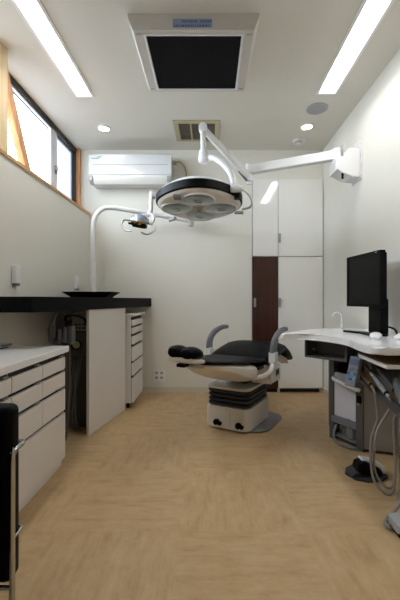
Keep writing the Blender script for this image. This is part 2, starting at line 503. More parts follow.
# ------------------------------------------------------------------ wall air conditioner
x0, x1 = -1.135, -.367
t = thing('wall_air_conditioner', 'white split air conditioner mounted high on back wall', 'air conditioner', (-.75, 3.4, E+1.095))
zB_ = E+1.385
b = B()
prism(b, [(3.49, E+1.11), (3.335, E+1.105), (3.3, E+1.14), (3.295, E+1.25), (3.3, E+1.37), (3.33, E+1.385), (3.49, E+1.385)], x0, x1, .006, axis='X')
ac = obj('body', b, M['ac'], t)
b = B()
prism(b, [(3.3, E+1.175), (3.287, E+1.18), (3.283, E+1.265), (3.289, E+1.365), (3.305, E+1.381), (3.32, E+1.381)], x0-.004, x1+.004, .004, axis='X')
obj('front_panel', b, M['ac'], t)
b = B(); box(b, (x0+.04, 3.280, E+1.268), (x1-.03, 3.288, E+1.273)); obj('panel_groove', b, M['acgrey'], t)
b = B()
prism(b, [(3.3, E+1.166), (3.288, E+1.163), (3.292, E+1.13), (3.32, E+1.097), (3.33, E+1.107)], x0+.035, x1-.04, .004, axis='X')
obj('air_flap', b, M['acflap'], t, label='long pale outlet flap')
b = B(); prism(b, [(3.31, E+1.173), (3.284, E+1.171), (3.287, E+1.13), (3.32, E+1.094), (3.35, E+1.098)], x0-.006, x0+.03, .006, axis='X')
obj('end_cap', b, M['acgrey'], t)
b = B(); box(b, (x1-.038, 3.286, E+1.115), (x1-.008, 3.302, E+1.168), .003); obj('status_panel', b, M['acgrey'], t)
b = B(); box(b, (-1.11, 3.278, zB_-.058), (-1.045, 3.287, zB_-.048)); box(b, (-1.055, 3.278, zB_-.042), (-1.02, 3.287, zB_-.032))
lathe(b, [(.001, -.006), (.007, -.006), (.007, .002), (.001, .002)], (-1.045, 3.284, zB_-.036), 12, 'Y')
obj('green_badge', b, mat('pale_green_print', '#b9d3cd', .6), t, label='tiny pale green badge')

t = thing('power_outlet', 'square white wall outlet beside air conditioner with plugged cord', 'outlet', (-.335, 3.497, E+1.33))
b = B(); prism(b, rrect(-.38, E+1.305, -.30, E+1.425, .008), 3.49, 3.4995, .002, axis='Y'); obj('cover_plate', b, M['wall'], t)
b = B(); box(b, (-.372, 3.47, E+1.345), (-.335, 3.492, E+1.385), .005); plug = obj('plug', b, M['cord'], t, label='cream plug')
b = B()
tube(b, [(-.34, 3.478, E+1.368), (-.30, 3.47, E+1.37), (-.255, 3.475, E+1.325), (-.235, 3.485, E+1.24), (-.245, 3.488, E+1.15), (-.30, 3.488, E+1.095), (-.345, 3.478, E+1.09), (-.372, 3.46, E+1.10)], .007, 8, 6)
tube(b, [(-.372, 3.47, E+1.10), (-.36, 3.478, E+1.095)], .006, 8)
obj('power_cord', b, M['cord'], plug)

# low outlet
t = thing('wall_socket', 'white double wall socket low above the baseboard', 'outlet', (-.505, 3.497, E-.81))
b = B(); prism(b, rrect(-.563, E-.805, -.45, E-.698, .008), 3.492, 3.4995, .002, axis='Y'); pl = obj('cover_plate', b, M['white_p'], t)
for (x, z) in ((-.533, E-.727), (-.482, E-.727), (-.533, E-.775), (-.482, E-.775)):
    b = B(); prism(b, rrect(x-.014, z-.014, x+.014, z+.014, .004), 3.489, 3.4925, .001, axis='Y')
    s = obj('socket', b, M['lgrey'], t)
    b = B()
    for dx in (-.005, .005): box(b, (x+dx-.0015, 3.4885, z-.005), (x+dx+.0015, 3.4895, z+.005))
    obj('slot', b, M['seam'], s)

# ------------------------------------------------------------------ tall cupboard in the back wall
t = thing('tall_cupboard', 'tall glossy white built-in cupboard with one dark wood door', 'cupboard', (.775, 3.6, 0))
b = B()
box(b, (CX0+.004, 3.52, .045), (CX0+.02, 3.95, CZ1-.004)); box(b, (XR-.02, 3.52, .045), (XR-.004, 3.95, CZ1-.004))
box(b, (CX0+.02, 3.52, CZ1-.022), (XR-.02, 3.95, CZ1-.004)); box(b, (CX0+.02, 3.52, .045), (XR-.02, 3.95, .065)); box(b, (CX0+.02, 3.93, .065), (XR-.02, 3.95, CZ1-.022))
obj('carcass', b, M['white'], t)
b = B(); box(b, (CX0+.03, 3.525, 0.0), (XR-.03, 3.545, .045)); obj('toe_kick', b, M['seam'], t)
for x in (CX0+.006, .676, XR-.03):
    b = B(); box(b, (x, 3.50, 0.0), (x+.022, 3.524, .045)); obj('plinth_foot', b, M['wood'], t)
zs = E+.432; xs_ = .678
doors = [(CX0+.004, xs_-.002, zs+.003, CZ1-.004, 'white_g'), (xs_+.002, XR-.008, zs+.003, CZ1-.004, 'white_g'),
         (CX0+.004, xs_-.002, .048, zs-.003, 'wenge'), (xs_+.002, XR-.008, .048, zs-.003, 'white_g')]
dobj = []
for (a, c, z0, z1, mm) in doors:
    b = B(); box(b, (a, 3.478, z0), (c, 3.50, z1), .0015, 1)
    dobj.append(obj('door', b, M[mm], t, label='dark wenge door' if mm == 'wenge' else None))
for (d, x, z) in ((dobj[1], .690, E+.615), (dobj[2], CX0+.026, E-.025), (dobj[3], .692, E-.025)):
    b = B(); box(b, (x-.012, 3.462, z-.045), (x+.012, 3.479, z+.045), .004)
    obj('handle', b, M['steel'], d)

# ------------------------------------------------------------------ wall mounted surgical lamp
t = thing('surgical_lamp', 'large four-lens surgical lamp on white arm from right wall', 'surgical lamp', (XR, 2.68, E+.92))
b = B()
prism(b, [(2.595, E+.90), (2.77, E+.90), (2.77, E+1.20), (2.595, E+1.20)], XR-.012, XR-.0005, .002, axis='X')
for (y, z) in ((2.60, E+.93), (2.60, E+1.02), (2.60, E+1.10), (2.60, E+1.17), (2.75, E+.915), (2.75, E+1.185)):
    lathe(b, [(.007, -.018), (.007, -.01)], (XR, y, z), 8, 'X')
obj('wall_plate', b, M['white_p'], t)
b = B()
prism(b, [(.935, E+.965), (1.0, E+.955), (1.045, E+.915), (1.118, E+.915), (1.118, E+1.13), (1.035, E+1.135), (1.0, E+1.075), (.985, E+1.07), (.985, E+1.06), (.935, E+1.05)], 2.60, 2.75, .012, 3, axis='Y')
mh = obj('mount_housing', b, M['white_p'], t)
b = B(); cyl(b, (1.0, 2.64, E+.96), (1.0, 2.64, E+.915), .009, 10); obj('brake_knob', b, M['black'], mh)
b = B(); box(b, (1.008, 2.655, E+1.06), (1.02, 2.72, E+1.19), .004); obj('cover_tab', b, M['lgrey'], mh)
A0, A1 = Vector((.97, 2.658, E+1.10)), Vector((.33, 2.965, E+1.10))
b = B()
cyl(b, (.965, 2.67, E+1.04), (.965, 2.67, E+1.15), .034, 20)
obj('shoulder_joint', b, M['white_p'], t)
dv = (A1-A0); L = dv.length; ang = math.atan2(dv.y, dv.x)
b = B(); box(b, (0, -.028, -.037), (L, .028, .037), .008, 3, Matrix.Translation(A0) @ Matrix.Rotation(ang, 4, 'Z')); obj('horizontal_arm', b, M['white_p'], t)
b = B(); cyl(b, A1 + Vector((0, 0, -.06)), A1 + Vector((0, 0, .045)), .03, 18); cyl(b, A1+Vector((0, 0, -.12)), A1+Vector((0, 0, -.055)), .022, 16)
obj('elbow_joint', b, M['white_p'], t)
P1 = Vector((.325, 2.95, E+1.03)); P2 = Vector((-.052, 2.6, E+1.275))
b = B()
def beam(bm, p, q, w0, h0, w1, h1):
    d = (q-p).normalized(); s = d.cross(Vector((0, 0, 1))).normalized(); u = s.cross(d)
    rings = []
    for (pt, w, h) in ((p, w0, h0), (q, w1, h1)):
        rings.append([pt + s*(c*w) + u*(e*h) for (c, e) in ((1, .5), (.5, 1), (-.5, 1), (-1, .5), (-1, -.5), (-.5, -1), (.5, -1), (1, -.5))])
    loft(bm, rings)
beam(b, P1, P2, .024, .036, .02, .024)
sp = obj('spring_arm', b, M['white_p'], t)
b = B(); d_ = (P2-P1).normalized(); beam(b, P1 + d_*.02+Vector((0, 0, -.035)), P1+d_*.17+Vector((0, 0, -.029)), .014, .01, .012, .005); obj('arm_cover', b, M['mgrey'], sp, label='grey underside cover')
for pv in (P1, P2):
    b = B(); lathe(b, [(.012, -.034), (.032, -.03), (.032, .03), (.012, .034)], pv, 20, 'Y'); obj('pivot', b, M['white_p'], sp)
K = Vector((-.045, 2.6, E+1.06))
b = B(); cyl(b, P2 + Vector((0, 0, -.0)), (-.05, 2.6, E+1.09), .020, 16); obj('drop_tube', b, M['white_p'], t)
b = B(); lathe(b, [(.022, .055), (.034, .05), (.042, .0), (.042, -.03), (.03, -.042)], K, 22); obj('swivel', b, M['white_p'], t)
J = Vector((.172, 2.40, E+.765))
b = B(); tube(b, [K+Vector((.02, 0, -.005)), (.03, 2.55, E+1.035), (.10, 2.485, E+.96), (.15, 2.42, E+.86), J], .022, 14, 6); obj('yoke', b, M['white_p'], t)
HC = Vector((-.08, 2.6, E+.665))
HM = Matrix.Translation(HC) @ Matrix.Rotation(math.radians(-5.5), 4, 'X')
lobe = lambda a: .975 + .02*math.cos(4*a)
b = B(); lathe(b, [(.02, .17), (.12, .168), (.2, .162), (.265, .146), (.30, .122), (.315, .10), (.30, .09)], n=64, shape=lobe); xf(b, HM); hd = obj('lamp_head', b, M['white_p'], t)
b = B(); lathe(b, [(.29, .105), (.313, .108), (.322, .10), (.322, .05), (.314, .042), (.29, .042)], n=64, shape=lobe, ring=True); xf(b, HM); obj('black_band', b, M['black'], hd, label='black rubber band')
b = B(); lathe(b, [(.29, .055), (.310, .05), (.310, .042), (.298, .028), (.285, .022), (.02, .016)], n=64, shape=lobe); xf(b, HM); obj('lower_shell', b, M['creaml'], hd, label='cream lower shell')
for k in range(4):
    a = k*PI/2; c = (.163*math.cos(a), .163*math.sin(a), .012)
    b = B(); lathe(b, [(.119, .01), (.119, -.002), (.113, -.004), (.108, .002)], c, 36, ring=True); xf(b, HM)
    ln = obj('lens_ring', b, M['creaml'], hd)
    b = B(); lathe(b, [(.111, .002), (.095, -.0025), (.04, -.006), (.006, -.007), (.001, .002)], c, 36); xf(b, HM); obj('lens', b, M['glassl'], ln, label='dark glass lens')
    b = B(); lathe(b, [(.02, -.0055), (.026, -.010), (.03, -.0065)], c, 20); xf(b, HM); obj('lamp_socket', b, M['mgrey'], ln)
b = B(); box(b, (-.032, -.032, .002), (.032, .032, .02), .004); xf(b, HM); hs = obj('handle_socket', b, M['beigep'], hd, label='small square beige handle socket')
b = B(); box(b, (-.018, -.018, -.004), (.018, .018, .004), .003); xf(b, HM); obj('socket_core', b, M['mgrey'], hs)
b = B(); lathe(b, [(.01, -.034), (.028, -.03), (.028, .03), (.01, .034)], J, 20, 'X'); lathe(b, [(.01, -.03), (.022, -.03), (.022, -.05)], J+Vector((.08, 0, 0)), 14, 'X'); obj('yoke_joint', b, M['white_p'], hd)
b = B(); box(b, (.17, 2.40, E+.70), (.205, 2.46, E+.745), .005); obj('black_clip', b, M['black'], hd)
b = B(); box(b, (-.25, 2.36, E+.695), (-.20, 2.44, E+.715), .004); obj('switch_panel', b, M['mgrey'], hd)
def hp(x, y, z): return HM @ Vector((x, y, z))
b = B(); tube(b, [hp(.27, -.19, .10), hp(.34, -.13, .085), hp(.385, -.04, .06), hp(.385, .05, .045), hp(.33, .10, .045)], .008, 8, 6); obj('grab_handle', b, M['white_p'], hd)
for (p, q, r) in ((hp(.27, .1, .02), hp(.335, .10, .02), .014), (hp(-.20, .22, .015), hp(-.25, .27, .015), .014)):
    b = B(); cyl(b, p, q, r, 12); obj('side_knob', b, M['acgrey'], hd)

# ------------------------------------------------------------------ black counter on the left and what stands on it
CT0, CT1 = E-.065, E+.018
b = B()
prism(b, [(XL+.002, 1.80), (-.917, 1.80), (-.585, YB-.002), (XL+.002, YB-.002)], CT0, CT1, .004)
obj('countertop', b, M['ctop'], label='thick black worktop running along left wall below window', cat='worktop')
b = B(); n2 = .02
prism(b, [(-.825, 2.39), (-.845, 2.394), (-.731, 2.945), (-.711, 2.94)], 0, CT0-.001, .002)
obj('counter_panel', b, M['white'], label='large plain white upright panel holding up black worktop', cat='panel')

# dental operating light on a post
px, py = -1.035, 3.1
t = thing('dental_light', 'slim white post lamp on black worktop with small dental light head', 'dental light', (px, py, CT1))
b = B(); lathe(b, [(.045, 0), (.045, .012), (.027, .016), (.027, .20), (.02, .205)], (px, py, CT1), 20); obj('base_collar', b, M['white_p'], t)
b = B(); zt = E+.83
tube(b, [(px, py, CT1+.01), (px, py, E+.35), (px, py, zt-.22), (px+.012, py+.003, zt-.11), (px+.06, py+.02, zt-.03), (px+.14, py+.05, zt+.002), (-.70, 3.22, zt-.012), (-.45, 3.31, zt-.035), (-.184, 3.40, E+.767)], .0215, 14, 5)
obj('post', b, M['white_p'], t)
b = B(); lathe(b, [(.012, -.055), (.026, -.05), (.026, .05), (.012, .055)], (-.184, 3.39, E+.767), 16); obj('elbow_joint', b, M['acgrey'], t)
JJ = Vector((-.425, 2.70, E+.80))
b = B(); beam(b, Vector((-.184, 3.38, E+.80)), JJ, .018, .022, .015, .017); obj('spring_arm', b, M['white_p'], t)
b = B(); lathe(b, [(.01, -.022), (.022, -.02), (.022, .02), (.01, .022)], JJ, 16, 'X'); obj('pivot', b, M['acgrey'], t)
b = B(); tube(b, [JJ+Vector((-.025, 0, .035)), JJ+Vector((-.03, 0, -.05)), (-.455, 2.69, E+.68), (-.485, 2.69, E+.645)], .016, 12, 4)
obj('drop_tube', b, M['white_p'], t)
b = B()
tube(b, [(-.47, 2.69, E+.66), (-.515, 2.67, E+.645), (-.56, 2.66, E+.62), (-.59, 2.67, E+.60)], .011, 10, 4)
tube(b, [(-.47, 2.69, E+.66), (-.435, 2.67, E+.645), (-.43, 2.66, E+.605), (-.455, 2.66, E+.575)], .011, 10, 4)
obj('yoke', b, M['white_p'], t)
HL = Matrix.Translation((-.535, 2.66, E+.60)) @ Matrix.Rotation(math.radians(10), 4, 'Y') @ Matrix.Rotation(math.radians(12), 4, 'X')
b = B(); lathe(b, [(.01, .05), (.04, .044), (.066, .026), (.078, .0), (.074, -.006), (.06, .0)], n=28); xf(b, HL); h2 = obj('lamp_head', b, M['bluem'], t, label='silvery blue dome head')
b = B(); lathe(b, [(.072, .002), (.07, -.012), (.05, -.03), (.03, -.02), (.01, -.02)], n=28); xf(b, HL); obj('reflector', b, M['gold'], h2, label='gold reflector')
b = B(); box(b, (-.045, -.05, -.05), (.06, .03, -.012), .012, 3); box(b, (-.07, -.06, -.036), (-.02, -.01, -.02), .006); xf(b, HL); obj('lamp_shield', b, M['black'], h2)
for sx in (-1, 1):
    b = B(); tube(b, [(sx*.072, 0, -.01), (sx*.115, -.01, -.012), (sx*.125, -.03, -.05), (sx*.085, -.05, -.085), (sx*.035, -.05, -.078)], .006, 8, 5); xf(b, HL)
    obj('grab_handle', b, M['steel'], h2)

# black tray
t = thing('shallow_tray', 'black shallow flared tray on black worktop by lamp post', 'tray', (-.955, 2.84, CT1))
b = B()
def rect(z, hx, hy): return [(-.955-hx, 2.84-hy, z), (-.955+hx, 2.84-hy, z), (-.955+hx, 2.84+hy, z), (-.955-hx, 2.84+hy, z)]
loft(b, [rect(CT1+.002, .14, .09), rect(CT1+.010, .145, .095), rect(CT1+.042, .19, .13), rect(CT1+.047, .192, .132), rect(CT1+.047, .182, .122), rect(CT1+.016, .135, .085)])
obj('tray_body', b, M['black'], t, ang=20)
b = B(); box(b, (-.955-.12, 2.77, CT1), (-.955+.12, 2.91, CT1+.004), .001); obj('foot_pad', b, M['rubber'], t)

def wall_box(y, label):
    t = thing('wall_holder', label, 'wall fitting', (XL+.02, y, E+.095), group='small white boxes on the left wall')
    b = B(); box(b, (XL+.0005, y-.028, E+.10), (XL+.03, y+.028, E+.21), .006, 3); obj('casing', b, M['white_p'], t)
    b = B(); box(b, (XL+.004, y-.024, E+.088), (XL+.026, y+.024, E+.104), .003); obj('bottom_cap', b, M['mgrey'], t)
wall_box(2.14, 'small white box with grey bottom on left wall, nearer one')
wall_box(3.12, 'small white box on left wall behind the black tray')

# drawer trolley under the far end of the counter
t = thing('drawer_trolley', 'narrow white six-drawer trolley on castors under black worktop end', 'drawer trolley', (-.86, 3.18, 0))
tx0, tx1, ty0, ty1 = -1.10, -.672, 2.965, 3.385
b = B(); box(b, (tx0, ty0, .05), (tx1, ty1, E-.135), .003); obj('body', b, M['white'], t)
b = B(); box(b, (tx0-.005, ty0-.008, E-.135), (-.63, ty1+.008, E-.115), .004); obj('top', b, M['white'], t)
b = B(); box(b, (tx1-.001, ty0+.012, .055), (tx1+.004, ty1-.006, E-.145)); obj('dark_recess', b, M['seam'], t)
for (a, c) in ((.160, .219), (.227, .288), (.30, .378), (.39, .52), (.528, .642), (.655, .872)):
    b = B(); box(b, (tx1+.004, ty0+.008, E-c), (tx1+.022, ty1-.004, E-a-.010), .003)
    dr = obj('drawer', b, M['white'], t)
    b = B(); box(b, (tx1+.0045, ty0+.012, E-a-.010), (tx1+.010, ty1-.008, E-a-.002)); obj('pull_groove', b, M['seam'], dr)
for (x, y) in ((tx0+.05, ty0+.04), (tx1-.03, ty0+.04), (tx0+.05, ty1-.04), (tx1-.03, ty1-.04)):
    b = B(); lathe(b, [(.008, -.009), (.0225, -.009), (.0225, .009), (.008, .009)], (x, y, .0225), 18, 'X'); cw = obj('castor', b, M['black'], t)
    b = B(); box(b, (x-.012, y-.012, .03), (x+.012, y+.014, .052), .003); obj('castor_fork', b, M['dgrey'], cw)

# suction unit in the niche
t = thing('suction_unit', 'dark grey suction machine with round gauge in niche under worktop', 'suction unit', (-.95, 2.7, 0))
b = B(); box(b, (-1.05, 2.52, .03), (-.86, 2.92, E-.15), .01); box(b, (-1.03, 2.54, 0), (-.88, 2.9, .03)); obj('cabinet', b, mat('dark_unit', '#484743', .5), t)
b = B(); box(b, (-.985, 2.492, E-.22), (-.885, 2.521, E-.085), .006); obj('control_box', b, mat('unit_box', '#8e8c85', .5), t)
b = B()
for i in range(3):
    for j in range(2): box(b, (-.962+i*.027, 2.486, E-.205+j*.025), (-.945+i*.027, 2.494, E-.193+j*.025), .002)
obj('button', b, M['black'], t)
b = B(); box(b, (-.99, 2.505, E-.40), (-.885, 2.522, E-.24), .004); obj('gauge_plate', b, M['dgrey'], t)
b = B(); lathe(b, [(.03, -.018), (.036, -.016), (.036, 0), (.03, 0)], (-.955, 2.51, E-.32), 24, 'Y', ring=True); lathe(b, [(.002, -.004), (.03, -.004), (.03, 0)], (-.955, 2.51, E-.32), 24, 'Y'); g = obj('gauge', b, M['black'], t)
b = B(); lathe(b, [(.002, -.012), (.026, -.012), (.026, -.005), (.002, -.005)], (-.955, 2.51, E-.32), 24, 'Y'); obj('gauge_face', b, M['beigep'], g)
b = B(); tube(b, [(-1.03, 2.515, E-.19), (-1.02, 2.47, E-.12), (-.95, 2.45, E-.11), (-.885, 2.47, E-.135), (-.875, 2.5, E-.23), (-.89, 2.515, E-.26)], .008, 8, 5); obj('vacuum_tube', b, M['black'], t)
for i, x in enumerate((-.985, -.962, -.94, -.915)):
    b = B(); e = (-.045, -.02, .0, -.05)[i]
    tube(b, [(x, 2.515, E-.41), (x-.002, 2.47, E-.46), (x-.006+e*.4, 2.455, E-.62), (x+e, 2.44, .14), (x+e+.012, 2.44, .05), (x+e+.02, 2.48, .012)], .0085, 8, 6)
    obj('hose', b, M['hosed'], t)

# assistant tube holder above the low cabinet
t = thing('instrument_holder', 'grey holder bar with suction tubes behind white worktop end', 'instrument holder', (-.99, 2.28, 0))
b = B(); box(b, (-1.035, 2.26, E-.262), (-.89, 2.30, E-.205), .006); obj('holder_bar', b, M['holdg'], t)
b = B(); cyl(b, (-1.0, 2.32, 0.012), (-1.0, 2.32, E-.215), .016, 14); lathe(b, [(.035, 0), (.035, .012), (.02, .02)], (-1.0, 2.32, 0), 24); obj('stand_pole', b, M['holdg'], t)
for (x, h) in ((-1.02, .03), (-.965, -.01), (-.93, .0)):
    b = B(); lathe(b, [(.014, -.05), (.018, -.04), (.018, .03), (.012, .05+h)], (x, 2.25, E-.225), 14); obj('suction_tip', b, M['holdg'], t)
b = B(); tube(b, [(-1.0, 2.25, E-.24), (-1.005, 2.25, E-.17), (-1.0, 2.25, E-.12), (-.975, 2.25, E-.085)], .014, 10, 5, r2=.004); obj('suction_tip', b, M['holdg'], t)
b = B(); box(b, (-.912, 2.235, E-.285), (-.882, 2.30, E-.17), .006); obj('end_plate', b, M['holdg'], t)
for x in (-.93, -.912):
    b = B(); tube(b, [(x, 2.27, E-.265), (x+.004, 2.26, E-.45), (x-.003, 2.255, .2), (x-.02, 2.26, .03), (x-.06, 2.28, .01)], .008, 8, 6); obj('hose', b, M['hosed'], t)

# ------------------------------------------------------------------ low white cabinets at left
WT = E-.2556
b = B()
box(b, (XL+.002, 1.16, WT-.034), (-.79, 1.965, WT), .005)
obj('cabinet_worktop', b, M['deskw'], label='white laminate worktop over the low drawer cabinets', cat='worktop')
rows = ((.318, .383), (.400, .478), (.496, .612))
FX = -.81
def cab(y0, y1, label, ncol, group):
    t = thing('drawer_cabinet', label, 'drawer cabinet', ((XL+FX)/2, (y0+y1)/2, 0), group=group)
    b = B(); box(b, (XL+.003, y0+.001, .046), (FX-.02, y1-.001, WT-.0345), .002); box(b, (XL+.05, y0+.001, 0), (FX-.022, y1-.001, .046)); obj('carcass', b, M['white'], t)
    b = B(); box(b, (FX-.0205, y0+.006, .06), (FX-.017, y1-.006, WT-.036)); obj('dark_recess', b, M['seam'], t)
    w = (y1-y0)/ncol
    for c in range(ncol):
        for (a, d) in rows:
            ya, yb = y0+c*w+.002, y0+(c+1)*w-.002
            b = B(); box(b, (FX-.017, ya, E-d), (FX, yb, E-a), .002)
            dr = obj('drawer', b, M['white'], t)
            b = B(); box(b, (FX-.0168, yb-.05, E-a+.001), (FX-.003, yb-.014, E-a+.011), .001)
            obj('pull', b, M['steel'], dr)
    b = B(); box(b, (FX-.017, y0+.002, .048), (FX, y1-.002, E-.628), .002); dr = obj('drawer', b, M['white'], t, label='deep bottom drawer')
    b = B(); box(b, (FX-.0168, y1-.09, E-.627), (FX-.004, y1-.02, E-.618), .001); obj('pull', b, M['steel'], dr)
cab(1.432, 1.962, 'low white cabinet with six small drawers over one deep drawer', 2, 'low white drawer cabinets')
cab(1.163, 1.430, 'low white cabinet half hidden behind the black armchair', 1, 'low white drawer cabinets')

t = thing('metal_case', 'small flat silver and dark case on white worktop at left frame edge', 'small case', (-1.135, 1.86, WT))
b = B(); prism(b, rrect(-1.19, 1.80, -1.08, 1.90, .02), WT+.006, WT+.024, .005); obj('case_body', b, M['lgrey'], t)
b = B(); prism(b, rrect(-1.185, 1.805, -1.085, 1.895, .018), WT, WT+.006, .001); obj('case_foot', b, M['black'], t)
b = B(); tube(b, [(-1.08, 1.81, WT+.017), (-1.066, 1.825, WT+.018), (-1.066, 1.875, WT+.018), (-1.08, 1.89, WT+.017)], .006, 8, 4); obj('case_handle', b, M['dgrey'], t)

# ------------------------------------------------------------------ armchair bottom left
t = thing('armchair', 'black leather armchair with chrome tube frame at bottom left corner', 'armchair', (-.86, .8, 0))
b = B(); box(b, (-1.15, 1.035, .078), (-.592, 1.10, E-.318), .022, 4); obj('backrest', b, M['leather'], t)
b = B(); box(b, (-1.05, .46, .20), (-.70, 1.03, .37), .03, 4); obj('seat', b, M['leather'], t)
for (xa, xb) in ((-1.15, -1.06), (-.74, -.65)):
    b = B(); box(b, (xa, .45, .12), (xb, 1.02, .52), .025, 4); obj('armrest', b, M['leather'], t)
b = B(); r = .0085
X0, X1 = -1.163, -.588
for (x, s) in ((X0, -1), (X1, 1)):
    tube(b, [(x, 1.04, 0), (x, 1.04, .44), (x, 1.045, .465), (x, 1.06, .475), (x, 1.085, .475), (x-s*.004, 1.103, .475), (x-s*.012, 1.111, .475), (x-s*.04, 1.113, .475)], r, 12, 3)
    xi = x - s*.085
    tube(b, [(xi, .44, 0), (xi, .44, .30)], r, 12); tube(b, [(xi, .44, .075), (xi, 1.04, .075)], r*.8, 10)
    tube(b, [(x, 1.04, .215), (x, 1.08, .215), (x-s*.006, 1.098, .215), (x-s*.04, 1.108, .215)], r*.6, 10, 3)
tube(b, [(X0+.03, 1.113, .475), (X1-.03, 1.113, .475)], r, 12); tube(b, [(X0+.03, 1.108, .215), (X1-.03, 1.108, .215)], r*.6, 10)
tube(b, [(X0, 1.04, .07), (X1, 1.04, .07)], r*.8, 10); tube(b, [(X0+.085, .44, .115), (X1-.085, .44, .115)], r*.8, 10)
obj('tube_frame', b, M['chrome'], t)

# ------------------------------------------------------------------ dental chair (local axes: +x towards the feet, +y the far side)
t = thing('dental_chair', 'black reclining dental chair on ribbed pedestal with cream base', 'dental chair', (.213, 2.61, 0), math.radians(61), local=True)
b = B(); prism(b, rrect(-.12, -.25, .36, .19, .12, 8), 0, .012, .003); obj('floor_plate', b, M['mgrey'], t)
b = B(); prism(b, rrect(-.168, -.150, .27, .192, .045, 6), .013, .165, .01, 3); bc = obj('base_cover', b, M['cream'], t)
b = B(); box(b, (-.1695, -.012, .03), (-.1675, -.010, .155)); obj('cover_seam', b, M['acgrey'], bc)
for y in (.085, -.085):
    b = B(); lathe(b, [(.008, -.045), (.020, -.04), (.022, -.025), (.012, -.02), (.012, 0)], (-.168, y, .062), 14, 'X')
    lathe(b, [(.008, -.02), (.014, -.018), (.014, 0)], (-.168, y-.018, .048), 12, 'X'); obj('foot_knob', b, M['black'], bc)
b = B()
prev = None
secs = []
for k in range(4):
    z = .165 + k*.031
    for (i, dz) in ((.020, 0), (-.002, .009), (-.002, .021), (.020, .030)):
        secs.append([(x, y, z+dz) for (x, y) in rrect(-.158+i, -.142+i, .258-i, .182-i, .045, 5)])
loft(b, secs); obj('bellows', b, M['rubber'], t, ang=25)
b = B(); prism(b, rrect(-.165, -.148, .265, .188, .045, 6), .289, .306, .006, 3); obj('top_plate', b, M['cream'], t)
b = B(); box(b, (-.0, -.07, .306), (.16, .07, .40), .01); box(b, (-.04, -.10, .345), (.2, .1, .385), .006); obj('lift_column', b, M['dgrey'], t)
b = B(); box(b, (.0, -.255, .322), (.22, -.10, .455), .012, 3); sb = obj('power_box', b, M['cream'], t)
b = B(); prism(b, [(.095, .365), (.17, .365), (.17, .415), (.095, .415)], -.258, -.254, .001, axis='Y'); pb = obj('socket_panel', b, M['mgrey'], sb)
b = B(); prism(b, [(.105, .375), (.13, .375), (.13, .405), (.105, .405)], -.260, -.257, .001, axis='Y'); prism(b, [(.138, .375), (.16, .375), (.16, .405), (.138, .405)], -.260, -.257, .001, axis='Y'); obj('socket', b, M['black'], pb)
# shell under the back and seat
b = B()
loft(b, [sect(-.60, .055, .517, .548), sect(-.55, .12, .50, .546), sect(-.45, .175, .462, .538), sect(-.34, .212, .41, .522), sect(-.24, .226, .375, .51),
         sect(-.18, .224, .372, .503), sect(-.145, .20, .388, .494), sect(-.13, .15, .415, .482)])
obj('back_shell', b, M['cream'], t, label='cream back shell')
b = B()
loft(b, [sect(-.125, .14, .435, .47), sect(-.10, .2, .425, .474), sect(.18, .20, .42, .468), sect(.30, .18, .43, .475)])
obj('seat_pan', b, M['black'], t)
b = B()
loft(b, [sect(-.62, .05, .55, .562), sect(-.60, .10, .54, .57), sect(-.5, .16, .53, .56), sect(-.35, .20, .513, .546), sect(-.2, .215, .498, .532), sect(-.08, .225, .482, .522), sect(.02, .22, .475, .505)])
obj('backrest', b, M['leather'], t)
b = B()
loft(b, [sect(-.03, .19, .47, .50), sect(0.0, .232, .465, .525), sect(.08, .243, .462, .548), sect(.18, .247, .462, .572), sect(.28, .247, .47, .588), sect(.37, .242, .485, .585), sect(.43, .235, .49, .57)])
obj('seat_cushion', b, M['leather'], t)
b = B()
loft(b, [sect(.40, .225, .50, .57), sect(.45, .235, .475, .56), sect(.55, .235, .43, .515), sect(.62, .23, .395, .475), sect(.67, .22, .385, .44), sect(.685, .18, .39, .42)])
obj('leg_rest', b, M['leather'], t)
b = B()
loft(b, [sect(.36, .15, .44, .485), sect(.45, .20, .42, .48), sect(.55, .21, .39, .435), sect(.63, .20, .362, .40), sect(.65, .16, .362, .385)])
obj('leg_shell', b, M['cream'], t)
# headrest
b = B()
loft(b, [sect(-0.786, .05, .588, .605), sect(-0.777, .08, .578, .612), sect(-0.723, .09, .566, .60), sect(-0.659, .085, .556, .59), sect(-0.623, .07, .553, .58)])
hr = obj('headrest_shell', b, M['cream'], t)
b = B()
for yc, dz in ((.042, .002), (-.044, -.002)):
    loft(b, [sect(-0.795, .016, .622+dz, .640+dz, 16, 2, yc), sect(-0.789, .034, .607+dz, .655+dz, 16, 2.2, yc), sect(-0.763, .052, .596+dz, .667+dz, 16, 2.3, yc), sect(-0.723, .054, .592+dz, .667+dz, 16, 2.3, yc), sect(-0.677, .045, .587+dz, .652+dz, 16, 2.2, yc), sect(-0.655, .024, .592+dz, .63+dz, 16, 2, yc)])
loft(b, [sect(-0.781, .05, .598, .636, 16, 2.4), sect(-0.750, .06, .59, .65, 16, 2.4), sect(-0.696, .06, .588, .648, 16, 2.4), sect(-0.659, .045, .585, .625, 16, 2.4)])
obj('headrest_cushion', b, M['leather'], hr)
b = B(); box(b, (-.70, -.03, .542), (-.56, .03, .556), .004); obj('headrest_bracket', b, M['lgrey'], hr)
b = B(); box(b, (-.745, -.005, .545), (-.69, .05, .564), .004); obj('release_lever', b, M['black'], hr)
